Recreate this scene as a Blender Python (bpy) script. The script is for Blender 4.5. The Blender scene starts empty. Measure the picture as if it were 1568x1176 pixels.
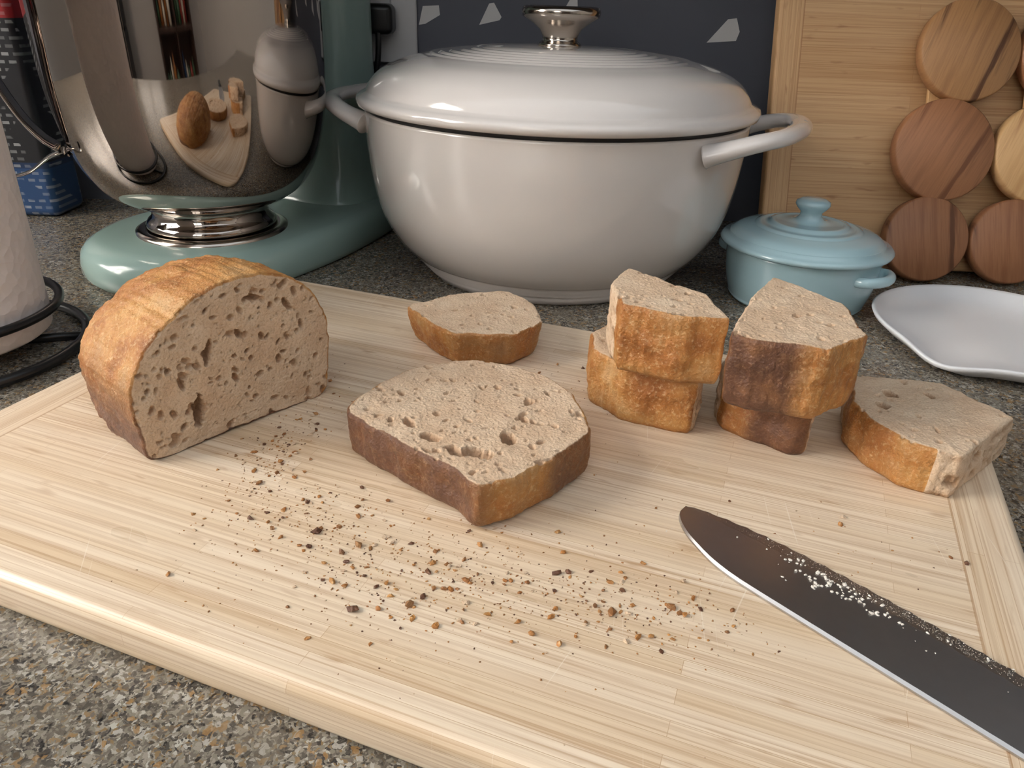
import bpy, math, random, bmesh
import numpy as np
from mathutils import Vector, Matrix, noise
random.seed(7); np.random.seed(7)
scene=bpy.context.scene
scene.view_settings.view_transform='Standard'
COL=bpy.context.collection

# ---------------------------------------------------------------- helpers
def srgb(r,g,b,k=1.0):
    f=lambda c:(c/12.92 if c<=.04045 else ((c+.055)/1.055)**2.4)
    return (f(r/255)*k,f(g/255)*k,f(b/255)*k,1)
class M:
    def __init__(s,name):
        s.m=bpy.data.materials.new(name); s.m.use_nodes=True
        s.nt=s.m.node_tree; s.b=s.nt.nodes['Principled BSDF']
    def n(s,t,**kw):
        nd=s.nt.nodes.new(t)
        for k,v in kw.items():
            if k.startswith('i_'):
                key=k[2:]; key=int(key) if key.isdigit() else key
                nd.inputs[key].default_value=v
            else: setattr(nd,k,v)
        return nd
    def l(s,a,b): s.nt.links.new(a,b)
    def setv(s,**kw):
        for k,v in kw.items(): s.b.inputs[k.replace('_',' ')].default_value=v
    def math(s,op,a,b=None,c=None,clamp=False):
        nd=s.n('ShaderNodeMath',operation=op,use_clamp=clamp)
        for i,v in enumerate((a,b,c)):
            if v is None: continue
            if isinstance(v,(int,float)): nd.inputs[i].default_value=v
            else: s.l(v,nd.inputs[i])
        return nd.outputs[0]
    def mix(s,f,a,b,mode='MIX'):
        nd=s.n('ShaderNodeMix',data_type='RGBA',blend_type=mode)
        for i,v in ((0,f),(6,a),(7,b)):
            if isinstance(v,(int,float)): nd.inputs[i].default_value=v
            elif isinstance(v,tuple): nd.inputs[i].default_value=v
            else: s.l(v,nd.inputs[i])
        return nd.outputs[2]
    def ramp(s,f,stops,interp='LINEAR'):
        nd=s.n('ShaderNodeValToRGB'); cr=nd.color_ramp; cr.interpolation=interp
        while len(cr.elements)<len(stops): cr.elements.new(.5)
        for e,(p,c) in zip(cr.elements,stops):
            e.position=p; e.color=c if isinstance(c,tuple) else (c,c,c,1)
        s.l(f,nd.inputs[0]); return nd.outputs[0]
    def obj(s,scale=None,rot=None):
        tc=s.n('ShaderNodeTexCoord')
        if scale is None: return tc.outputs['Object']
        src=tc.outputs['Object']
        if rot:
            m0=s.n('ShaderNodeMapping'); m0.inputs['Rotation'].default_value=rot; s.l(src,m0.inputs[0]); src=m0.outputs[0]
        mp=s.n('ShaderNodeMapping'); mp.inputs['Scale'].default_value=scale
        s.l(src,mp.inputs[0]); return mp.outputs[0]
    def noise(s,vec,scale,detail=3,rough=.5,dist=0):
        nd=s.n('ShaderNodeTexNoise'); nd.inputs['Scale'].default_value=scale
        nd.inputs['Detail'].default_value=detail; nd.inputs['Roughness'].default_value=rough
        nd.inputs['Distortion'].default_value=dist; s.l(vec,nd.inputs['Vector']); return nd.outputs[0]
    def bump(s,h,strength=.5,dist=.001):
        nd=s.n('ShaderNodeBump'); nd.inputs['Strength'].default_value=strength
        nd.inputs['Distance'].default_value=dist; s.l(h,nd.inputs['Height']); s.l(nd.outputs[0],s.b.inputs['Normal'])
def simple(name,col,rough=.5,metal=0,coat=0,nz=0,nscale=60,var=.08):
    m=M(name); v=m.obj()
    n=m.noise(v,nscale,3)
    dark=tuple(c*(1-var) for c in col[:3])+(1,)
    m.l(m.mix(n,dark,col),m.b.inputs['Base Color'])
    m.setv(Roughness=rough,Metallic=metal,Coat_Weight=coat,Coat_Roughness=.05)
    if nz: m.bump(m.noise(v,nscale*6,4),nz,.0005)
    return m.m
def new_obj(name,verts,faces,mat=None,smooth=True,parent=None,loc=None,rot=None):
    me=bpy.data.meshes.new(name); me.from_pydata([tuple(v) for v in verts],[],faces); me.update()
    o=bpy.data.objects.new(name,me); COL.objects.link(o)
    if mat: me.materials.append(mat)
    if smooth: me.polygons.foreach_set('use_smooth',[True]*len(me.polygons))
    if parent: o.parent=parent
    if loc is not None: o.location=loc
    if rot is not None: o.rotation_euler=rot
    return o
def empty(name,loc=(0,0,0)):
    e=bpy.data.objects.new(name,None); COL.objects.link(e); e.empty_display_size=.05; e.location=loc; return e
def box(name,c,s,mat,bev=0,parent=None,rot=None,seg=3):
    x,y,z=[k/2 for k in s]
    v=[(i*x,j*y,k*z) for i in(-1,1) for j in(-1,1) for k in(-1,1)]
    f=[(0,1,3,2),(4,6,7,5),(0,4,5,1),(2,3,7,6),(0,2,6,4),(1,5,7,3)]
    o=new_obj(name,v,f,mat,False,parent,c,rot)
    if bev:
        b=o.modifiers.new('b','BEVEL'); b.width=bev; b.segments=seg
        o.data.polygons.foreach_set('use_smooth',[True]*6)
        w=o.modifiers.new('w','WEIGHTED_NORMAL'); w.keep_sharp=False
    return o
def lathe(name,prof,mat,center=(0,0,0),N=128,parent=None,close=False):
    V=[];F=[]
    n=len(prof)
    for i in range(N):
        a=2*math.pi*i/N
        for r,z in prof: V.append((max(r,1e-5)*math.cos(a),max(r,1e-5)*math.sin(a),z))
    for i in range(N):
        j=(i+1)%N
        for k in range(n-1): F.append((i*n+k,j*n+k,j*n+k+1,i*n+k+1))
    return new_obj(name,V,F,mat,True,parent,center)
def spline(pts,m=8,closed=False):
    out=[];n=len(pts); P=[np.array(p,float) for p in pts]
    rng=range(n) if closed else range(n-1)
    for i in rng:
        if closed: p0,p1,p2,p3=P[i-1],P[i],P[(i+1)%n],P[(i+2)%n]
        else: p0,p1,p2,p3=P[max(i-1,0)],P[i],P[i+1],P[min(i+2,n-1)]
        for k in range(m):
            t=k/m
            out.append(.5*((2*p1)+(-p0+p2)*t+(2*p0-5*p1+4*p2-p3)*t*t+(-p0+3*p1-3*p2+p3)*t**3))
    if not closed: out.append(P[-1])
    return out
def sweep(name,path,a,b,mat,parent=None,up=(0,0,1),N=16,taper=None):
    V=[];F=[];n=len(path); up=np.array(up,float)
    for i,p in enumerate(path):
        t=path[min(i+1,n-1)]-path[max(i-1,0)]; t=t/np.linalg.norm(t)
        s=np.cross(t,up); s/=np.linalg.norm(s)+1e-9; u=np.cross(s,t)
        k=taper(i/(n-1)) if taper else 1
        for j in range(N):
            an=2*math.pi*j/N
            V.append(p+s*a*k*math.cos(an)+u*b*k*math.sin(an))
    for i in range(n-1):
        for j in range(N):
            k=(j+1)%N; F.append((i*N+j,i*N+k,(i+1)*N+k,(i+1)*N+j))
    F.append(tuple(range(N-1,-1,-1))); F.append(tuple((n-1)*N+j for j in range(N)))
    return new_obj(name,V,F,mat,True,parent)
def loft(name,rings,mat,parent=None,smooth=True):
    K=len(rings[0]); V=[p for r in rings for p in r]; F=[]
    for i in range(len(rings)-1):
        for j in range(K):
            k=(j+1)%K; F.append((i*K+j,i*K+k,(i+1)*K+k,(i+1)*K+j))
    F.append(tuple(range(K-1,-1,-1))); F.append(tuple((len(rings)-1)*K+j for j in range(K)))
    return new_obj(name,V,F,mat,smooth,parent)

# ---------------------------------------------------------------- materials
def granite():
    m=M('granite'); v=m.obj()
    nd=m.n('ShaderNodeTexNoise',i_Scale=260.0,i_Detail=3.0); m.l(v,nd.inputs['Vector'])
    vm=m.n('ShaderNodeVectorMath',operation='MULTIPLY_ADD'); m.l(nd.outputs[1],vm.inputs[0]); vm.inputs[1].default_value=(.006,.006,.006); m.l(v,vm.inputs[2])
    def vor(sc,stops):
        vo=m.n('ShaderNodeTexVoronoi',i_Scale=sc); m.l(vm.outputs[0],vo.inputs['Vector'])
        sep=m.n('ShaderNodeSeparateColor'); m.l(vo.outputs['Color'],sep.inputs[0])
        return m.ramp(sep.outputs[0],stops,'CONSTANT'),sep.outputs[1]
    c1,g1=vor(900.0,[(0,srgb(64,60,57)),(.14,srgb(102,95,86)),(.35,srgb(126,119,107)),(.6,srgb(146,139,127)),(.8,srgb(130,108,78)),(.9,srgb(174,169,158))])
    c2,g2=vor(480.0,[(0,srgb(38,36,36)),(.4,srgb(80,74,67)),(.66,srgb(150,115,70)),(.86,srgb(180,175,166))])
    sel=m.ramp(g2,[(0,0.0),(.70,1.0)],'CONSTANT')
    cc=m.mix(m.math('MULTIPLY',sel,.75),c1,c2)
    big=m.noise(v,60,4,.6)
    cc=m.mix(m.ramp(big,[(.40,0.0),(.65,.5)]),cc,srgb(118,110,97))
    dk=m.noise(v,330,2,.5)
    cc=m.mix(m.ramp(dk,[(.30,.9),(.37,0.0)]),cc,srgb(34,32,32))
    m.l(cc,m.b.inputs['Base Color']); m.setv(Roughness=.24,Specular_IOR_Level=.5)
    return m.m
def bamboo(name,L,W,ew,cols,rowh=.0065,bw=.19,fib=420,rough=.42,fk=.75,scratch=0):
    m=M(name); v=m.obj(); sx=m.n('ShaderNodeSeparateXYZ'); m.l(v,sx.inputs[0])
    x,y,z=sx.outputs
    yz=m.math('ADD',y,z); xz=m.math('ADD',x,z)
    e=m.math('GREATER_THAN',m.math('ABSOLUTE',x),L/2-ew)
    def mixf(a,b):
        nd=m.n('ShaderNodeMix',data_type='FLOAT'); m.l(e,nd.inputs[0]); m.l(a,nd.inputs[2]); m.l(b,nd.inputs[3]); return nd.outputs[0]
    a=mixf(x,y); b=mixf(yz,xz)
    def comb(ka,kb):
        c=m.n('ShaderNodeCombineXYZ'); m.l(m.math('MULTIPLY',a,ka),c.inputs[0]); m.l(m.math('MULTIPLY',b,kb),c.inputs[1]); return c.outputs[0]
    br=m.n('ShaderNodeTexBrick',offset=.37,squash=1.0)
    br.inputs['Scale'].default_value=1; br.inputs['Brick Width'].default_value=bw; br.inputs['Row Height'].default_value=rowh
    br.inputs['Mortar Size'].default_value=.00015; br.inputs['Mortar Smooth'].default_value=.6
    br.inputs['Color1'].default_value=cols[0]; br.inputs['Color2'].default_value=cols[1]; br.inputs['Mortar'].default_value=cols[2]
    m.l(comb(1,1),br.inputs['Vector'])
    f=m.noise(comb(7,fib),1,4,.65)
    c=m.mix(m.ramp(f,[(.42,0.0),(.72,fk)]),br.outputs[0],cols[2])
    f4=m.noise(comb(5,fib*2.2),1,2,.5)
    c=m.mix(m.ramp(f4,[(.56,0.0),(.64,.75)]),c,cols[2])
    f2=m.noise(comb(34,150),1,2,.5)
    c=m.mix(m.ramp(f2,[(.64,0.0),(.76,.8)]),c,cols[3])
    f3=m.noise(comb(3,60),1,2,.5)
    c=m.mix(m.ramp(f3,[(.4,0.0),(.7,.5)]),c,cols[0])
    if scratch:
        for an,th in ((1.35,.775),(1.75,.785),(.9,.79)):
            ns=m.noise(m.obj((14,900,1),(0,0,an)),1,1,.3)
            c=m.mix(m.ramp(ns,[(th,0.0),(th+.03,.4)]),c,srgb(244,234,220))
    d=m.math('ABSOLUTE',m.math('SUBTRACT',m.math('ABSOLUTE',x),L/2-ew))
    s=m.math('LESS_THAN',d,.0005)
    c=m.mix(m.math('MULTIPLY',s,.6),c,cols[3])
    m.l(c,m.b.inputs['Base Color'])
    rr=m.ramp(m.noise(comb(12,40),1,2),[(.3,rough-.06),(.7,rough+.1)]); m.l(rr,m.b.inputs['Roughness'])
    m.bump(f,.15,.0004)
    return m.m
def wood(name,c1,c2,c3,rough=.5,sc=1):
    m=M(name); v=m.obj((75*sc,5*sc,20))
    n=m.noise(v,1.0,4,.55,.35)
    c=m.ramp(n,[(.28,c1),(.46,c2),(.60,c2),(.68,c3)])
    f=m.noise(m.obj((700,30,60)),1,3,.6)
    c=m.mix(m.ramp(f,[(.45,0.0),(.75,.5)]),c,c1)
    m.l(c,m.b.inputs['Base Color']); m.setv(Roughness=rough); m.bump(f,.1,.0004)
    return m.m
def bread_mat():
    m=M('bread'); v=m.obj()
    a1=m.n('ShaderNodeAttribute',attribute_name='crust'); a2=m.n('ShaderNodeAttribute',attribute_name='dark'); a3=m.n('ShaderNodeAttribute',attribute_name='hole_shade')
    n1=m.noise(v,60,4,.6); n2=m.noise(v,1000,4,.65)
    crumb=m.mix(m.ramp(n1,[(.35,0.0),(.7,1.0)]),srgb(208,178,148),srgb(222,198,170))
    crumb=m.mix(m.ramp(n2,[(.32,.5),(.5,0.0)]),crumb,srgb(176,140,106))
    crumb=m.mix(m.math('MULTIPLY',a3.outputs['Fac'],.55),crumb,srgb(158,118,84))  # pore shade painted into the crumb colour, on top of the real dents
    n3=m.noise(v,48,5,.6); n4=m.noise(v,480,4,.7); n5=m.noise(v,22,3,.5)
    gold=m.ramp(n3,[(.28,srgb(138,82,38)),(.43,srgb(174,114,56)),(.58,srgb(198,144,80)),(.75,srgb(220,180,124))])
    gold=m.mix(m.ramp(n5,[(.4,0.0),(.7,.65)]),gold,srgb(162,98,46))
    gold=m.mix(m.ramp(n4,[(.52,0.0),(.72,.65)]),gold,srgb(226,192,144))
    drk=m.ramp(n3,[(.3,srgb(74,46,33)),(.55,srgb(106,69,48)),(.75,srgb(144,97,60))])
    drk=m.mix(m.ramp(n4,[(.54,0.0),(.74,.6)]),drk,srgb(162,122,90))
    dd=m.math('ADD',a2.outputs['Fac'],m.math('MULTIPLY',m.math('SUBTRACT',n3,.5),1.5))
    cr=m.mix(m.ramp(dd,[(.15,0.0),(.85,1.0)]),gold,drk)
    wig=m.math('ADD',a1.outputs['Fac'],m.math('MULTIPLY',m.math('SUBTRACT',n4,.5),.5))
    f=m.ramp(wig,[(.35,0.0),(.6,1.0)])
    m.l(m.mix(f,crumb,cr),m.b.inputs['Base Color'])
    r=m.n('ShaderNodeMapRange'); m.l(f,r.inputs[0]); r.inputs[3].default_value=.9; r.inputs[4].default_value=.44; m.l(r.outputs[0],m.b.inputs['Roughness'])
    vo=m.n('ShaderNodeTexVoronoi',i_Scale=700.0); m.l(v,vo.inputs['Vector'])
    hb=m.math('ADD',m.math('MULTIPLY',vo.outputs[0],.7),m.math('ADD',n2,n4))
    m.bump(hb,.55,.0009)
    return m.m
GR=granite()
BC=[srgb(236,218,194),srgb(220,196,164),srgb(190,156,120),srgb(170,128,86)]
BAM=bamboo('bamboo_board_mat',.49,.328,.027,BC,rough=.32,fk=.9,scratch=1)
BAM2=bamboo('bamboo_lean_mat',.62,.47,.022,[srgb(210,172,128),srgb(196,154,108),srgb(166,120,76),srgb(148,100,60)],rowh=.013,bw=.5,fib=500,rough=.5)
BREAD=bread_mat()
CREAM=simple('cream_enamel',srgb(220,213,208),.12,0,.7,0,20,.03)
RAW=simple('raw_iron_rim',srgb(28,27,27),.5)
STEEL=simple('polished_steel',srgb(180,170,162),.04,1,0,0,10,.02)
STEEL2=simple('brushed_steel',srgb(190,180,170),.16,1,0,0,10,.05)
BLADE=simple('blade_steel',srgb(190,188,188),.36,1,0,.05,200,.1)
MINT=simple('mint_enamel',srgb(152,176,169),.2,0,.4,0,20,.04)
BLUE=simple('pale_blue_glaze',srgb(168,198,206),.16,0,.5,0,30,.08)
WHITE=simple('white_stoneware',srgb(232,232,234),.3,0,.3,0,30,.03)
BLACK=simple('black_wire',srgb(20,20,20),.35)
PLAS=simple('white_plastic',srgb(205,205,208),.4)
BPLAS=simple('black_plastic',srgb(18,18,20),.35)
m=M('paper_emboss'); v=m.obj(); vo=m.n('ShaderNodeTexVoronoi',i_Scale=160.0); m.l(v,vo.inputs['Vector'])
m.l(m.mix(m.noise(v,30),srgb(228,218,214),srgb(238,230,226)),m.b.inputs['Base Color']); m.setv(Roughness=.95); m.bump(vo.outputs[0],.5,.0015); PAPER=m.m

# ---------------------------------------------------------------- room
WY=.862
wm=M('slate_wallpaper'); v=wm.obj(); wm.l(wm.mix(wm.noise(v,8,4),srgb(90,92,102),srgb(100,102,112)),wm.b.inputs['Base Color']); wm.setv(Roughness=.7)
wallg=simple('wall_paint',srgb(186,180,172),.8,0,0,0,5,.05)
wall=box('wall_back',(0,WY+.05,.35),(2.8,.1,2.4),wm.m)
CHIP=simple('wallpaper_chip',srgb(224,222,222),.7)
shapes=[[(-1,-.9),(-.4,-.8),(1,.0),(.9,.8),(-.6,.7)],[(-1.2,-1),(.9,-.5),(1.1,-.2),(.3,1.1),(-.2,1)],[(-1,-1),(1,-.8),(.8,.9),(.2,1.1)],[(-1.3,-.9),(1.1,-.7),(1.3,0),(.9,1),(.2,.9)]]
CV=[];CF=[]
def chip(cx,cz,pts,k):
    n=len(pts); b=len(CV)
    CV.extend([(cx+x*k,-.0506,cz-.35+z*k) for x,z in pts]); CV.extend([(cx+x*k,-.0496,cz-.35+z*k) for x,z in pts])
    CF.append(tuple(b+i for i in range(n))); CF.extend([(b+i,b+n+i,b+n+(i+1)%n,b+(i+1)%n) for i in range(n)])
for k,(cx,cz) in enumerate([(-.0985,.202),(-.035,.204),(.045,.212),(.2065,.196)]): chip(cx,cz,shapes[k],[.011,.010,.010,.0125][k])
for i in range(-12,14):
    for j in range(3,14):
        x=i*.075+random.uniform(-.02,.02)+(.03 if j%2 else 0); z=.03+j*.075+random.uniform(-.02,.02)
        if (z<.25 and -.2<x<.3) or z<.23: continue
        chip(x,z,random.choice(shapes),.011)
new_obj('wallpaper_chips',CV,CF,CHIP,False,wall)
box('counter',(0,.259,-.02),(2.8,1.2,.04),GR,.003)
box('floor',(0,-1,-.94),(5,4,.05),simple('floor_wood',srgb(120,92,70),.5))
box('counter_cabinet',(0,.279,-.48),(2.78,1.15,.87),simple('cabinet_white',srgb(190,188,184),.5))
cab=simple('upper_cabinet_paint',srgb(96,90,86),.6)
box('upper_cabinet',(0,.68,.82),(2.8,.36,.66),cab)
box('wall_left',(-1.75,-.6,.4),(.1,3.4,2.7),wallg)
box('unseen_wall_right',(1.85,-.6,.4),(.1,3.4,2.7),wallg)  # unseen wall, added to cut the fill from the right
box('wall_front',(0,-2.35,.4),(3.6,.1,2.7),wallg)
def window(name,c,w,h,rz,power,col):
    e=empty(name,c); e.rotation_euler=(0,0,rz)
    for nm,cc,ss in [('frame_l',(-w/2-.04,0,0),(.08,.06,h+.16)),('frame_r',(w/2+.04,0,0),(.08,.06,h+.16)),('frame_t',(0,0,h/2+.04),(w,.06,.08)),('frame_b',(0,0,-h/2-.04),(w,.06,.08)),('bar_v',(0,.02,0),(.05,.03,h)),('bar_h',(0,.02,0),(w,.03,.04))]:
        box(nm,cc,ss,PLAS,.004,parent=e)
    ld=bpy.data.lights.new(name+'_daylight','AREA'); ld.shape='RECTANGLE'; ld.size=w; ld.size_y=h; ld.energy=power; ld.color=col
    lo=bpy.data.objects.new(name+'_daylight',ld); COL.objects.link(lo); lo.parent=e; lo.location=(0,-.005,0)
    lo.rotation_euler=(math.radians(90),0,math.radians(180))
    return e
window('window_1',(-1.67,.1,.95),1.2,1.0,math.radians(-90),125,(.98,.99,1))
window('window_2',(-.75,-2.26,1.0),.9,1.0,0,24,(.93,.97,1))
w=bpy.data.worlds.new('World'); scene.world=w; w.use_nodes=True
w.node_tree.nodes['Background'].inputs[0].default_value=(.88,.94,1,1); w.node_tree.nodes['Background'].inputs[1].default_value=1.0
ps=empty('reflection_shelf',(.55,-2.12,0)); DW=simple('dark_wood',srgb(62,44,34),.5)  # unseen shelf and jars, added for dark contrast in the bowl reflection
for i,xx in enumerate((-.6,0,.6)): box('upright_%d'%(i+1),(xx,0,.2),(.04,.3,2.1),DW,0,ps)
for i in range(6): box('shelf_%d'%(i+1),(0,0,-.8+i*.4),(1.2,.3,.03),DW,0,ps)
box('backing',(0,-.14,.2),(1.2,.01,2.1),DW,0,ps)
pal=[simple('jar_%s'%n_,c_,.3) for n_,c_ in (('red',srgb(150,50,40)),('cream',srgb(225,215,195)),('green',srgb(70,100,70)),('amber',srgb(150,90,40)),('blue',srgb(60,90,130)))]
for i in range(5):
    x=-.55
    while x<.5:
        r=random.uniform(.03,.055); h=random.uniform(.12,.3); x+=r
        if abs(x)>r+.03: lathe('jar_%d_%d'%(i,int(x*100)+60),[(0,0),(r,0),(r,h*.7),(r*.5,h*.85),(r*.5,h),(0,h)],random.choice(pal),(x,0,-.785+i*.4),20,ps)
        x+=r+.012
fr_=empty('reflection_fridge',(-1.42,-1.9,-.1))  # unseen dark block shaped as a fridge, added to darken the bowl reflection
FM=simple('reflection_fridge_black',srgb(40,40,44),.3)
box('lower_door',(0,0,-.35),(.5,.6,.9),FM,.02,fr_); box('upper_door',(0,0,.52),(.5,.6,.82),FM,.02,fr_); box('door_handle',(.27,.2,.2),(.03,.03,1.0),STEEL2,.01,fr_)

# outlet
ol=empty('electrical_outlet',(-.155,WY,.215))
box('plate',(0,-.0032,0),(.088,.006,.12),PLAS,.002,ol)
box('socket',(0,-.008,0),(.036,.006,.068),PLAS,.002,ol)
box('plug',(.008,-.02,-.018),(.03,.03,.028),BPLAS,.006,ol)
sweep('cord',spline([(.008,-.03,-.026),(.006,-.032,-.06),(-.01,-.03,-.12),(-.02,-.02,-.2)],8),.003,.003,BPLAS,ol,up=(0,1,0))

# ---------------------------------------------------------------- cutting board
T=math.radians(-20)
bc=(-.0145,.3258)
def board_mesh(name,L,W,H,rc,bev,mat,loc,rot,parent=None):
    pts=[]
    for cx,cy,a0 in ((L/2-rc,W/2-rc,0),(-L/2+rc,W/2-rc,90),(-L/2+rc,-W/2+rc,180),(L/2-rc,-W/2+rc,270)):
        for i in range(9):
            a=math.radians(a0+i*90/8); pts.append((cx+rc*math.cos(a),cy+rc*math.sin(a),math.cos(a),math.sin(a)))
    rings=[]
    for i in range(7):
        a=math.radians(90*i/6); ins=bev*(1-math.sin(a)); z=bev*(1-math.cos(a))
        rings.append([np.array((x-nx*ins,y-ny*ins,z)) for x,y,nx,ny in pts])
    for i in range(7):
        a=math.radians(90*i/6); ins=bev*(1-math.cos(a)); z=H-bev+bev*math.sin(a)
        rings.append([np.array((x-nx*ins,y-ny*ins,z)) for x,y,nx,ny in pts])
    o=loft(name,rings,mat,parent); o.location=loc; o.rotation_euler=rot
    return o
cb=board_mesh('cutting_board',.49,.328,.02,.02,.005,BAM,(bc[0],bc[1],0),(0,0,T))

# ---------------------------------------------------------------- bread
def bread(name,outline,thick,origin,ex,ey,ed,kind,prof=None,N=300,K=60,M_=18,npores=120,pr=(.0004,.0018),big=(),rough=.00016,seed=1,end_crust=0,taper=0,corner=0):
    rs=np.random.RandomState(seed)
    O=np.array(origin,float);ex=np.array(ex,float);ey=np.array(ey,float);ed=np.array(ed,float)
    if corner:
        ol_=[];no=len(outline)
        for i in range(no):
            a=np.array(outline[i]);b=np.array(outline[(i+1)%no])
            for k in range(24): ol_.append(a+(b-a)*k/24)
        pts=np.array(ol_)
    else: pts=np.array(spline(outline,24,True))
    d=np.r_[0,np.cumsum(np.linalg.norm(np.diff(np.vstack([pts,pts[:1]]),axis=0),axis=1))]
    tt=np.linspace(0,d[-1],N,endpoint=False)
    cl=np.vstack([pts,pts[:1]])
    B=np.stack([np.interp(tt,d,cl[:,0]),np.interp(tt,d,cl[:,1])],1)
    if corner:
        wn=max(1,int(corner/(d[-1]/N)))
        for _ in range(2):
            B=sum(np.roll(B,s,axis=0) for s in range(-wn,wn+1))/(2*wn+1)
    ctrl_t=[d[i*24] for i in range(len(outline))]+[d[-1]]
    idx=np.interp(tt,ctrl_t,np.arange(len(outline)+1))
    kk=np.array([kind(i) for i in idx],float)
    wd=max(1,int(.005/(d[-1]/N)))
    for _ in range(2): kk[:,1]=sum(np.roll(kk[:,1],s) for s in range(-wd,wd+1))/(2*wd+1)
    C=B.mean(0)
    for i in range(N):
        v=B[i]-C; L=np.linalg.norm(v)
        nz=noise.noise(Vector((B[i][0]*90,B[i][1]*90,seed*3.1)))*.0014+noise.noise(Vector((B[i][0]*300,B[i][1]*300,seed)))*.0006
        B[i]+=v/L*nz
    V=[];cr=[];dk=[];ho=[]
    pores=[]
    R=np.abs(B-C).max(0)
    for _ in range(npores):
        r=pr[0]+(pr[1]-pr[0])*rs.rand()**2.4
        pores.append((C[0]+rs.uniform(-1,1)*R[0],C[1]+rs.uniform(-1,1)*R[1],r*rs.uniform(.7,1.1),r*rs.uniform(.8,1.8),rs.uniform(0,3.14),r*rs.uniform(1.0,1.6)))
    pores+=list(big)
    def porefield(P):
        h=np.zeros(len(P))
        wob=np.array([noise.noise(Vector((p[0]*500,p[1]*500,seed+5)))*.5 for p in P])
        for px,py,ra,rb,an,dp in pores:
            q=P-np.array((px,py)); ca,sa=math.cos(an),math.sin(an)
            u=(q[:,0]*ca+q[:,1]*sa)/ra; w=(-q[:,0]*sa+q[:,1]*ca)/rb
            s=u*u+w*w; s=s*(1+wob); h=np.maximum(h,dp*np.clip(1-s**1.6,0,1)**.7)
        return h
    fr=np.linspace(0,1,K+1)
    cap=[]
    for k in range(K+1): cap.append(C+(B-C)*max(fr[k],.004))
    capf=np.vstack(cap)
    h=porefield(capf)
    edge=np.linalg.norm(capf-np.tile(B,(K+1,1)),axis=1)
    fade=np.clip(edge/.0015,0,1)
    for i,p in enumerate(capf):
        nz=noise.noise(Vector((p[0]*120,p[1]*120,seed)))*.0006+noise.noise(Vector((p[0]*450,p[1]*450,seed)))*rough*1.3+noise.noise(Vector((p[0]*900,p[1]*900,seed)))*rough
        rnd=.0010*max(0,1-edge[i]/.0018)**2
        dep=(h[i]-nz)*fade[i]+rnd
        V.append(O+ex*p[0]+ey*p[1]+ed*dep)
        j=i%N
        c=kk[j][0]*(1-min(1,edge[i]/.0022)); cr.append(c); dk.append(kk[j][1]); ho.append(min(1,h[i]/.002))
    F=[]
    for k in range(K):
        for j in range(N):
            a=k*N+j;b=k*N+(j+1)%N; F.append((a,a+N,b+N,b))
    F.append(tuple(range(N)))
    prev=K*N
    for s in range(1,M_+1):
        t=s/M_; dd=.001+(thick-.001)*t
        sc,sy=prof(t) if prof else (1,1)
        start=len(V)
        for j in range(N):
            p=B[j].copy()
            if prof: p=np.array((C[0]+(p[0]-C[0])*sc, p[1]*sy))
            else:
                k2=1-taper*t+.012*(1-(2*t-1)**4)-.03*max(0,(t-.88)/.12)**2
                p=C+(p-C)*k2
            v=B[j]-C; v/=np.linalg.norm(v)
            w3=O+ex*p[0]+ey*p[1]+ed*dd
            nz=noise.noise(Vector(w3*110))*.0016+noise.noise(Vector(w3*420))*.0006
            hh=0
            if kk[j][0]<.5:
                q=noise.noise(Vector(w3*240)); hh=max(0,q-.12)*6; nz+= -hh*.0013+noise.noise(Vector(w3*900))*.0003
            env=min(1,3*t)*min(1,(1-t)*3+.2)
            V.append(w3+(ex*v[0]+ey*v[1])*nz*env)
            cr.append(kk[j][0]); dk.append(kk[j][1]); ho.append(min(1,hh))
        for j in range(N):
            a=prev+j;b=prev+(j+1)%N;c=start+(j+1)%N;dd_=start+j
            F.append((a,dd_,c,b))
        prev=start
    cidx=len(V); cc=np.mean([V[prev+j] for j in range(N)],axis=0); V.append(cc); cr.append(end_crust);dk.append(0);ho.append(0)
    for j in range(N): F.append((prev+j,cidx,prev+(j+1)%N))
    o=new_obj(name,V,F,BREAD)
    for nm,arr in (('crust',cr),('dark',dk),('hole_shade',ho)):
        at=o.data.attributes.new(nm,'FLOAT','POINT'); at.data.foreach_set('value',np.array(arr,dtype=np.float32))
    bm=bmesh.new(); bm.from_mesh(o.data); bmesh.ops.recalc_face_normals(bm,faces=bm.faces); bm.to_mesh(o.data); bm.free()
    return o
mm=lambda l:[(a/1000,b/1000) for a,b in l]
up=(0,0,1); dn=(0,0,-1); X=(1,0,0); Y=(0,1,0)
def k_slice(i):
    d=0.1
    if i>=8.2 or i<.2: d=.85
    elif i>7.4: d=.2
    elif i>6.4: d=.7
    return (1,d)
sl=mm([(-78,312),(-68,338),(-51,360),(-23,371),(5,364),(26,345),(35,315),(32,290),(-7,253),(-24,264),(-53,287)])
bread('bread_slice',sl,.0225,(0,0,.0435),X,Y,dn,k_slice,N=520,K=150,npores=380,seed=3,
   big=[(-.014,.277,.004,.008,1.2,.006),(-.001,.290,.0035,.006,.3,.009),(-.036,.289,.003,.0055,1.0,.005),(-.024,.278,.0028,.006,.7,.006),(-.047,.301,.0025,.005,.5,.004),(.008,.325,.0018,.004,0,.003),(-.055,.33,.0018,.0035,.5,.003),(.006,.308,.0018,.004,.4,.004),(.018,.335,.0013,.003,.2,.003),(-.02,.305,.0012,.003,.9,.003)],taper=.02)
def rng_crust(segs):
    def f(i):
        for a,b,d in segs:
            if a<=i<=b: return (1,d)
        return (0,0)
    return f
A2=mm([(45,396),(42,372),(60,349),(94,337),(100,350),(106,398),(66,424)])
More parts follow.
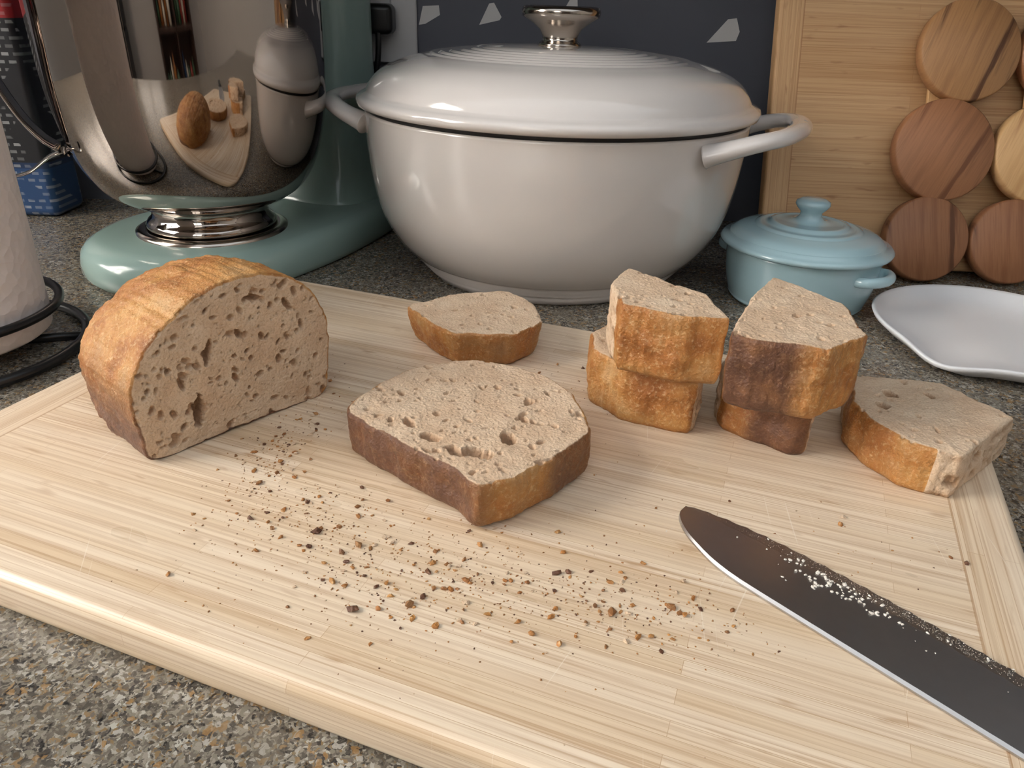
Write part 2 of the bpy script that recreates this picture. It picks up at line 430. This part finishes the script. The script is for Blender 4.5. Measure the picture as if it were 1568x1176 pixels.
bread('bread_chunk',A2,.032,(0,0,.052),X,Y,dn,rng_crust([(0,3.1,.0),(6.5,7,0)]),N=260,K=30,seed=11,npores=60,corner=.004)
A=mm([(62,404),(49,374),(53,345),(80,332),(102,331),(98,364)])
bread('bread_chunk',A,.0355,(0,0,.0885),X,Y,dn,rng_crust([(1.6,4.1,.15)]),N=340,K=70,seed=12,npores=110,taper=.02,corner=.002)
B2=mm([(110,358),(111,345),(140,321),(148,323),(164,358),(150,385),(128,392)])
bread('bread_chunk',B2,.032,(0,0,.052),X,Y,dn,rng_crust([(.5,1.4,.35),(1.4,3,.95)]),N=260,K=30,seed=13,npores=60,corner=.002)
B=mm([(142,397),(120,362),(98,314),(106,308),(137,298),(161,316),(166,358)])
bread('bread_chunk',B,.036,(0,0,.0885),X,Y,dn,rng_crust([(1.9,3.2,.95),(3.2,3.7,.85),(3.7,5.0,.1),(5.0,7,.6)]),N=360,K=75,seed=14,npores=120,taper=.03,corner=.0025)
Cc=mm([(184,367),(172,338),(173,318),(184,296),(203,287),(248,325),(230,361)])
bread('bread_chunk',Cc,.0245,(0,0,.0445),X,Y,dn,rng_crust([(.5,3.5,.15)]),N=360,K=75,seed=15,npores=150,big=[(.195,.345,.0035,.0045,.4,.006),(.186,.333,.003,.004,.4,.005),(.215,.345,.002,.004,.4,.004)],corner=.0025)
D=mm([(-69,452),(-39,478),(-4,487),(14,462),(18,432),(1,410),(-38,409),(-55,430)])
bread('bread_chunk',D,.022,(0,0,.042),X,Y,dn,rng_crust([(0,.2,0),(4,6,.35),(6,8,.15)]),N=320,K=65,seed=16,npores=150,taper=.11,corner=.003)
e1=(.646,.763,0); nn=(-.763,.646,0)
lf=mm([(0,0.5),(-5,15),(-6,34),(-1,47),(10,61),(32,74),(55,78),(77,74),(94,60),(102,40),(100,18),(95,0.5),(70,0),(30,0)])
def lprof(t):
    k=(1-max(0,(t-.25)/.75)**2.6*.55)
    if t>.9: k*=math.sqrt(max(0,1-((t-.9)/.1)**2))*.35+.65
    ky=(1-max(0,(t-.15)/.85)**2.4*.50)
    if t>.88: ky*=math.sqrt(max(0,1-((t-.88)/.12)**2))*.45+.55
    return k,ky
def k_loaf(i):
    if i>11.2 or i<.3: return (1,1.1)
    if i<3: return (1,max(.05,1.25-.40*i))
    return (1,0)
bread('bread_loaf',lf,.108,(-.166,.296,.0205),e1,up,nn,k_loaf,prof=lprof,N=520,K=150,M_=60,npores=480,seed=21,pr=(.0004,.0020),
   big=[(.024,.017,.0030,.009,-.15,.010),(.033,.045,.002,.007,-.3,.006),(.060,.066,.0045,.0018,-.3,.005),(.018,.034,.0016,.004,.2,.004),(.070,.03,.0018,.003,0,.003),(.078,.058,.0018,.004,.5,.004),(.05,.05,.0018,.003,.5,.004),(.062,.045,.0015,.003,.5,.003),(.085,.045,.0015,.003,.1,.003),(.045,.028,.0015,.003,.4,.003)],end_crust=1)

# crumbs
def blobs(name,items,mat):
    ico=[(0,0,-1),(.72,-.52,-.45),(-.28,-.85,-.45),(-.89,0,-.45),(-.28,.85,-.45),(.72,.52,-.45),(.28,-.85,.45),(-.72,-.52,.45),(-.72,.52,.45),(.28,.85,.45),(.89,0,.45),(0,0,1)]
    fc=[(0,1,2),(1,0,5),(0,2,3),(0,3,4),(0,4,5),(1,5,10),(2,1,6),(3,2,7),(4,3,8),(5,4,9),(1,10,6),(2,6,7),(3,7,8),(4,8,9),(5,9,10),(6,10,11),(7,6,11),(8,7,11),(9,8,11),(10,9,11)]
    V=[];F=[];A=[];Dk=[]
    for x,y,z,r,c,d in items:
        b=len(V); an=random.uniform(0,6.28); sx=random.uniform(.6,1.7); sz=random.uniform(.35,.7)
        for p in ico:
            q=random.uniform(.5,1.35)
            px,py=p[0]*sx*q,p[1]*q
            V.append((x+r*(px*math.cos(an)-py*math.sin(an)),y+r*(px*math.sin(an)+py*math.cos(an)),z+r*(p[2]*sz*q+sz*.8)))
            A.append(c);Dk.append(d)
        F+=[tuple(b+i for i in f) for f in fc]
    o=new_obj(name,V,F,mat,False)
    for nm,arr in (('crust',A),('dark',Dk)):
        at=o.data.attributes.new(nm,'FLOAT','POINT'); at.data.foreach_set('value',np.array(arr,dtype=np.float32))
    return o
it=[]
cl=[(-.085,.262,.018,.014,260),(-.045,.235,.028,.012,420),(0,.218,.036,.011,380),(.05,.208,.028,.010,300),(.09,.215,.02,.02,50),(-.115,.295,.009,.026,320),(-.105,.335,.008,.03,120),(0,.395,.03,.012,100),(.05,.25,.05,.03,70),(-.05,.21,.05,.03,130),(-.03,.19,.06,.02,40),(.02,.38,.03,.02,60),(.16,.25,.03,.02,30)]
foot=[sl,A2,B2,Cc,D]
def inside(px,py,poly):
    r=False;n=len(poly)
    for i in range(n):
        x1,y1=poly[i];x2,y2=poly[i-1]
        if (y1>py)!=(y2>py) and px<(x2-x1)*(py-y1)/(y2-y1)+x1: r=not r
    return r
loaffoot=[(-.17,.29),(-.10,.372),(-.18,.44),(-.25,.36)]
knf=[(.07,.28),(.10,.27),(.18,.18),(.16,.14),(.08,.22)]
cT,sT=math.cos(T),math.sin(T)
def onboard(x,y):
    dx,dy=x-bc[0],y-bc[1]; u=dx*cT+dy*sT; vv=-dx*sT+dy*cT
    return abs(u)<.238 and abs(vv)<.157
for cx,cy,sx,sy,n in cl:
    for _ in range(n):
        x=random.gauss(cx,sx);y=random.gauss(cy,sy)
        if not onboard(x,y) or any(inside(x,y,p) for p in foot+[loaffoot,knf]): continue
        r=random.uniform(.00017,.0005) if random.random()<.90 else random.uniform(.0007,.0013)
        k=random.random(); c=1 if k<.78 else 0; d=random.choice([0,.2,.5,.9])
        it.append((x,y,.0199,r,c,d))
for x,y,r,d in [(-.079,.248,.0022,.95),(-.055,.205,.0018,.9),(.045,.22,.0014,.9),(.062,.212,.0015,.5),(-.03,.226,.0016,.9),(-.1,.235,.0013,.3),(-.088,.268,.0014,.95),(-.06,.24,.0018,.4),(.02,.228,.0014,.95),(-.035,.208,.0018,.5),(-.066,.236,.0017,.7),(-.015,.222,.0016,.3),(.04,.208,.0018,.5),(.01,.196,.0012,.3),(.055,.19,.0012,.9)]:
    it.append((x,y,.0199,r,1,d))
blobs('bread_crumbs',it,BREAD)

# ---------------------------------------------------------------- knife
kn=empty('bread_knife',(.079,.273,.0202)); kn.rotation_euler=(0,0,math.atan2(-.747,.664))
low=spline([(0,0),(.0015,-.0065),(.008,-.0125),(.018,-.0175),(.035,-.0222),(.062,-.0228),(.143,-.0215),(.215,-.0205)],14)
upn=260; upper=[]
for i in range(upn+1):
    x=.215*i/upn
    base=.002*min(1,x/.002)+.0125*(1-math.exp(-x/.03)) - max(0,x-.1)*.02
    upper.append((x,base-.0007*abs(math.sin(x*math.pi/.0085))*min(1,x/.01)))
nL=len(upper)
lowx=np.array([p[0] for p in low]);lowy=np.array([p[1] for p in low])
V=[];F=[]
for x,yu in upper:
    yl=float(np.interp(x,lowx,lowy)); wd=yu-yl
    for fy,z in ((0,.0009),(0.03,.0018),(.80,.0018),(1,.0010),(1,.0006),(0,.0001)):
        V.append((x,yl+wd*fy,z))
q=6
for i in range(nL-1):
    for j in range(q):
        k=(j+1)%q; F.append((i*q+j,i*q+k,(i+1)*q+k,(i+1)*q+j))
F.append(tuple((nL-1)*q+j for j in range(q)))
new_obj('blade',V,F,BLADE,False,kn)
hp=[np.array((.213+.115*t,-.004-.003*math.sin(t*3),.0015)) for t in np.linspace(0,1,24)]
sweep('handle',hp,.013,.0075,BPLAS,kn,taper=lambda t:(.75+.35*abs(math.cos(t*3.2)))*(1 if t<.95 else .8))
for i in range(3):
    lathe('rivet_%d'%(i+1),[(0,.009),(.002,.009),(.0024,.0085),(.0024,.006)],STEEL2,(.235+.03*i,-.005,0),24,kn)
ki=[]
for _ in range(2600):
    x=min(.2,max(.006,random.gauss(.09,.05))); yu=.0145*(1-math.exp(-x/.03))
    y=yu-abs(random.gauss(.002,.0075))-.001
    ki.append((x,y,.0016,random.uniform(.00005,.00014) if random.random()<.985 else random.uniform(.0003,.0006),0,0))
for _ in range(90):
    ki.append((random.gauss(.07,.014),random.gauss(.003,.003),.0017,random.uniform(.0002,.0009),0,0))
o=blobs('flour_crumbs',ki,simple('white_crumb',srgb(232,224,212),.9)); o.parent=kn

# ---------------------------------------------------------------- dutch oven
po=empty('dutch_oven',(.0295,.68,0))
body=[(0,.004),(.10,.004),(.107,.0),(.112,.001),(.1135,.004)]
body+=[(.115,.006),(.1143,.0075),(.119,.010),(.1180,.0115),(.123,.0145),(.1220,.016),(.1275,.019)]
body+=spline([(.1275,.019),(.1395,.032),(.1505,.052),(.157,.078),(.1603,.105),(.1615,.128),(.162,.134)],6)[1:]
body+=[(.1612,.1355),(.152,.1355),(.150,.13),(.148,.09),(.12,.03),(0,.012)]
lathe('body',body,CREAM,N=160,parent=po)
lathe('raw_rim',[(.150,.1352),(.1595,.1352),(.1605,.1375),(.1595,.1395),(.15,.1395)],RAW,parent=po,N=160)
lid=[(.150,.138),(.163,.1385),(.1672,.140),(.1682,.143),(.1672,.1462),(.1635,.148),(.160,.1500)]
lid+=spline([(.160,.1500),(.156,.157),(.147,.1655),(.132,.1725),(.116,.1765),(.108,.178)],6)[1:]
r=.108
for i in range(5):
    z=.178+.0011*i
    lid+=[(r,z),(r-.0015,z+.0012),(r-.006,z+.0013),(r-.0072,z+.0006)]; r-=.0085
lid+=[(r,.1838),(.04,.1855),(.02,.186),(0,.186)]
lathe('lid',lid,CREAM,N=160,parent=po)
lathe('knob',[(0,.185),(.017,.185),(.018,.1868),(.0165,.1885),(.0145,.190),(.0145,.193),(.0175,.1985),(.0235,.203),(.028,.2055),(.0315,.2075),(.0322,.2115),(.031,.2145),(.0285,.2153),(.0272,.214),(.02,.212),(.01,.2115),(0,.2115)],STEEL2,parent=po,N=96)
for nm,az in (('handle_right',math.radians(-22)),('handle_left',math.radians(160))):
    ca,sa=math.cos(az),math.sin(az)
    loc=[(.142,-.076,.123),(.160,-.075,.129),(.177,-.067,.134),(.191,-.050,.1365),(.198,-.024,.1375),(.1995,0,.1375),(.198,.024,.1375),(.191,.050,.1365),(.177,.067,.134),(.160,.075,.129),(.142,.076,.123)]
    path=spline([(r_*ca-t_*sa,r_*sa+t_*ca,z) for r_,t_,z in loc],8)
    sweep(nm,path,.0085,.0060,CREAM,po,N=20,taper=lambda t:1+.5*abs(2*t-1)**6)

# ---------------------------------------------------------------- small cocotte
co=empty('small_ceramic_casserole',(.237,.607,0))
lathe('body',[(0,.003),(.046,.003),(.049,0),(.053,.001),(.055,.004)]+spline([(.055,.004),(.059,.018),(.061,.034),(.0615,.0445)],6)+[(.0605,.046),(.056,.046),(.05,.01),(0,.008)],BLUE,parent=co)
lathe('lid',[(.055,.0455),(.064,.046),(.0675,.0475),(.068,.0495),(.066,.0515),(.061,.0525),(.0605,.0545)]+spline([(.0605,.0545),(.055,.0585),(.046,.061),(.042,.0618)],5)+[(.0415,.0628),(.036,.0638),(.0355,.0630),(.031,.0645),(.0305,.0656),(.026,.0662),(.0255,.0655),(.015,.067),(.011,.068),(.0085,.071),(.0085,.074),(.012,.0775),(.0135,.080),(.013,.0825),(.009,.0845),(0,.085)],BLUE,parent=co)
for nm,az in (('handle_right',-48),('handle_left',132)):
    az=math.radians(az);ca,sa=math.cos(az),math.sin(az)
    loc=[(.055,-.018,.034),(.064,-.0175,.035),(.070,-.010,.0355),(.072,0,.0355),(.070,.010,.0355),(.064,.0175,.035),(.055,.018,.034)]
    sweep(nm,spline([(r_*ca-t_*sa,r_*sa+t_*ca,z) for r_,t_,z in loc],8),.004,.0042,BLUE,co,N=14)

# ---------------------------------------------------------------- spoon rest
N=128; prof=[(0,.004),(.5,.004),(.78,.0055),(.9,.010),(.97,.0145),(1.0,.0158),(1.02,.0150),(1.0,.012),(.9,.005),(.7,0),(0,0)]
V=[];F=[]
for i in range(N):
    a=2*math.pi*i/N
    da=(a-math.radians(218)+math.pi)%(2*math.pi)-math.pi
    g=math.exp(-(da/.27)**2)
    R_=.088*(1+.045*g)
    for r,z in prof:
        dip=g*.007*max(0,(r-.55)/.45) if z>.0045 else 0
        V.append((R_*max(r,.0001)*math.cos(a),R_*max(r,.0001)*math.sin(a),z-min(dip,z*.7)))
n=len(prof)
for i in range(N):
    j=(i+1)%N
    for k in range(n-1): F.append((i*n+k,j*n+k,j*n+k+1,i*n+k+1))
new_obj('spoon_rest',V,F,WHITE,True,None,(.362,.521,0))

# ---------------------------------------------------------------- leaning bamboo board and disc trivet
ln=math.radians(18)
lb=board_mesh('bamboo_serving_board',.62,.47,.015,.012,.003,BAM2,(.227+.31,.693+math.sin(ln)*.235+.004,.235*math.cos(ln)),(math.radians(90)-ln,0,0))
tv=empty('wood_disc_trivet',(0,.663,.0)); lt=math.radians(20); tv.rotation_euler=(math.radians(90)-lt,0,0)
W1=wood('walnut_disc',srgb(120,76,50),srgb(158,108,74),srgb(100,62,40)); W2=wood('cherry_disc',srgb(134,88,60),srgb(168,116,80),srgb(122,78,52)); W3=wood('acacia_disc',srgb(144,98,64),srgb(180,134,90),srgb(96,62,42)); W4=wood('maple_disc',srgb(184,136,86),srgb(214,172,120),srgb(168,118,74))
mats=[[W1,W1,W3],[W2,W4,W1],[W3,W2,W4]]
for r_ in range(3):
    for c_ in range(3):
        rad=[.0375,.0440,.0435][r_]
        xx=[[.368,.445,.524],[.376,.465,.554],[.390,.478,.566]][r_][c_]; yy=[.0376,.1155,.2010][r_]
        o=lathe('disc_%d'%(r_*3+c_+1),[(0,0),(rad-.001,0),(rad,.001),(rad,.0105),(rad-.0015,.012),(0,.012)],mats[r_][c_],(xx,yy,0),72,tv)
        o.rotation_euler=(0,0,[.1,-.4,-.35][r_]+random.uniform(-.1,.1))
for i,x in enumerate((.368,.455,.54)): box('rail_%d'%(i+1),(x,.123,-.002),(.012,.2,.004),W4,.001,tv)

# ---------------------------------------------------------------- stand mixer
mx=empty('stand_mixer',(-.275,.65,0)); mx.rotation_euler=(0,0,math.radians(65))
def ringz(pts,z,k=1,c=(0,0)): return [np.array((c[0]+(p[0]-c[0])*k,c[1]+(p[1]-c[1])*k,z)) for p in pts]
base=spline([(-.105,0),(-.085,.058),(-.035,.090),(.04,.098),(.12,.092),(.2,.075),(.222,.05),(.226,0),(.222,-.05),(.2,-.075),(.12,-.092),(.04,-.098),(-.035,-.090),(-.085,-.058)],8,True)
rings=[]
for z,k in ((0,.96),(.002,.985),(.006,1),(.014,1.0),(.022,.985),(.027,.955),(.030,.91),(.0315,.86),(.032,.5)): rings.append(ringz(base,z,k,(.05,0)))
loft('base',rings,MINT,mx)
rr=lambda cx,hx,hy,z:[np.array((cx+hx*np.sign(math.cos(a))*abs(math.cos(a))**.6,-.001+hy*np.sign(math.sin(a))*abs(math.sin(a))**.6,z)) for a in np.linspace(0,2*math.pi,64,endpoint=False)]
loft('column',[rr(.165,.058,.068,.024),rr(.168,.052,.060,.035),rr(.172,.047,.053,.06),rr(.175,.043,.048,.10),rr(.176,.040,.046,.16),rr(.176,.040,.046,.22),rr(.173,.043,.048,.27),rr(.17,.045,.05,.30),rr(.168,.040,.045,.312)],MINT,mx)
hd=[]
for x,r,zc in ((.225,.012,.345),(.222,.034,.345),(.205,.05,.345),(.17,.057,.345),(.10,.061,.348),(.02,.062,.350),(-.05,.060,.350),(-.09,.054,.350),(-.112,.042,.350),(-.118,.02,.350)):
    hd.append([np.array((x,r*math.cos(a),zc+r*.92*math.sin(a))) for a in np.linspace(0,2*math.pi,64,endpoint=False)])
loft('head',hd,MINT,mx)
lathe('planetary_hub',[(0,.262),(.012,.262),(.014,.278),(.036,.282),(.038,.30),(0,.30)],STEEL,(0,0,0),64,mx)
bo=(.003,-.006,0)
lathe('clamp_ring',[(.063,.030),(.063,.0335),(.059,.0355),(.054,.0355),(.052,.034),(.0,.034)],STEEL2,bo,96,mx)
bowl=[(.0,.036),(.047,.036),(.053,.035),(.0545,.038),(.052,.042),(.0485,.045),(.0475,.052),(.049,.055)]
bowl+=spline([(.049,.055),(.063,.059),(.080,.070),(.093,.090),(.101,.116),(.106,.150),(.1075,.19),(.108,.25)],8)[1:]
bowl+=[(.110,.252),(.110,.255),(.1065,.255),(.105,.25),(.104,.19),(.099,.12),(.076,.076),(.0,.06)]
lathe('bowl',bowl,STEEL,bo,160,mx)
hz=math.radians(205-65)
ch,sh=math.cos(hz),math.sin(hz)
pp=[(.107,.238),(.124,.246),(.140,.236),(.146,.205),(.140,.17),(.128,.135),(.114,.112),(.097,.100)]
path=spline([(r_*ch+bo[0],r_*sh+bo[1],z) for r_,z in pp],8)
sweep('bowl_handle',path,.017,.0024,STEEL,mx,up=(ch*.75,sh*.75,.45),N=20)
foot_=spline([(r_*ch+bo[0],r_*sh+bo[1],z) for r_,z in [(.095,.104),(.112,.098),(.128,.087),(.142,.084),(.152,.088)]],6)
sweep('handle_foot',foot_,.012,.0018,STEEL,mx,up=(ch*.3,sh*.3,.9),N=16,taper=lambda t:1-.75*t)

# ---------------------------------------------------------------- paper towel
pt=empty('paper_towel_holder',(-.371,.447,0))
lathe('paper_roll',[(.02,.012),(.058,.012),(.0605,.014),(.061,.02),(.061,.24),(.0605,.247),(.058,.25),(.02,.25),(.02,.012)],PAPER,parent=pt,N=96)
lathe('base_ring',[(.080+.0035*math.cos(a),.0045+.0035*math.sin(a)) for a in np.linspace(0,2*math.pi,13)],BLACK,parent=pt,N=96)
for i in range(3):
    a=i*2.094+.3; sweep('spoke_%d'%(i+1),[np.array((.0,0,.0045)),np.array((.04*math.cos(a),.04*math.sin(a),.0045)),np.array((.08*math.cos(a),.08*math.sin(a),.0045))],.003,.003,BLACK,pt,N=10)
lathe('post',[(0,.002),(.005,.002),(.005,.27),(.009,.273),(.009,.283),(0,.287)],BLACK,parent=pt,N=24)
lathe('upper_ring',[(.068+.003*math.cos(a),.030+.003*math.sin(a)) for a in np.linspace(0,2*math.pi,13)],BLACK,parent=pt,N=96)

# ---------------------------------------------------------------- packet behind mixer
m=M('packet_print'); v=m.obj(); sx=m.n('ShaderNodeSeparateXYZ'); m.l(v,sx.inputs[0])
base=m.ramp(m.math('MULTIPLY_ADD',sx.outputs[2],3.3,.5),[(0,srgb(40,70,110)),(.2,srgb(30,50,84)),(.22,srgb(32,32,36)),(.62,srgb(26,26,30)),(.66,srgb(150,30,36)),(.74,srgb(30,28,32))],'CONSTANT')
br=m.n('ShaderNodeTexBrick'); br.inputs['Scale'].default_value=1; br.inputs['Brick Width'].default_value=.011; br.inputs['Row Height'].default_value=.007; br.inputs['Mortar Size'].default_value=.0022
br.inputs['Color1'].default_value=(1,1,1,1);br.inputs['Color2'].default_value=(.3,.3,.3,1);br.inputs['Mortar'].default_value=(0,0,0,1)
cx=m.n('ShaderNodeCombineXYZ'); m.l(sx.outputs[0],cx.inputs[0]); m.l(sx.outputs[2],cx.inputs[1]); m.l(cx.outputs[0],br.inputs['Vector'])
msk=m.ramp(m.noise(v,25,1),[(.5,0.0),(.52,.5)])
mk=m.mix(1.0,br.outputs[0],msk,'MULTIPLY')
m.l(m.mix(mk,base,srgb(200,200,200)),m.b.inputs['Base Color']); m.setv(Roughness=.35)
bx=box('snack_packet',(-.56,.80,.14),(.16,.055,.28),m.m,.008)

# ---------------------------------------------------------------- camera
cam=bpy.data.cameras.new('camera'); cam.sensor_width=36; cam.lens=36*1150/1568; cam.clip_start=.01
co_=bpy.data.objects.new('camera',cam); COL.objects.link(co_)
co_.matrix_world=Matrix.Translation((0,0,.22))@Matrix.Rotation(math.radians(62.8),4,'X')@Matrix.Rotation(math.radians(2),4,'Z')
scene.camera=co_
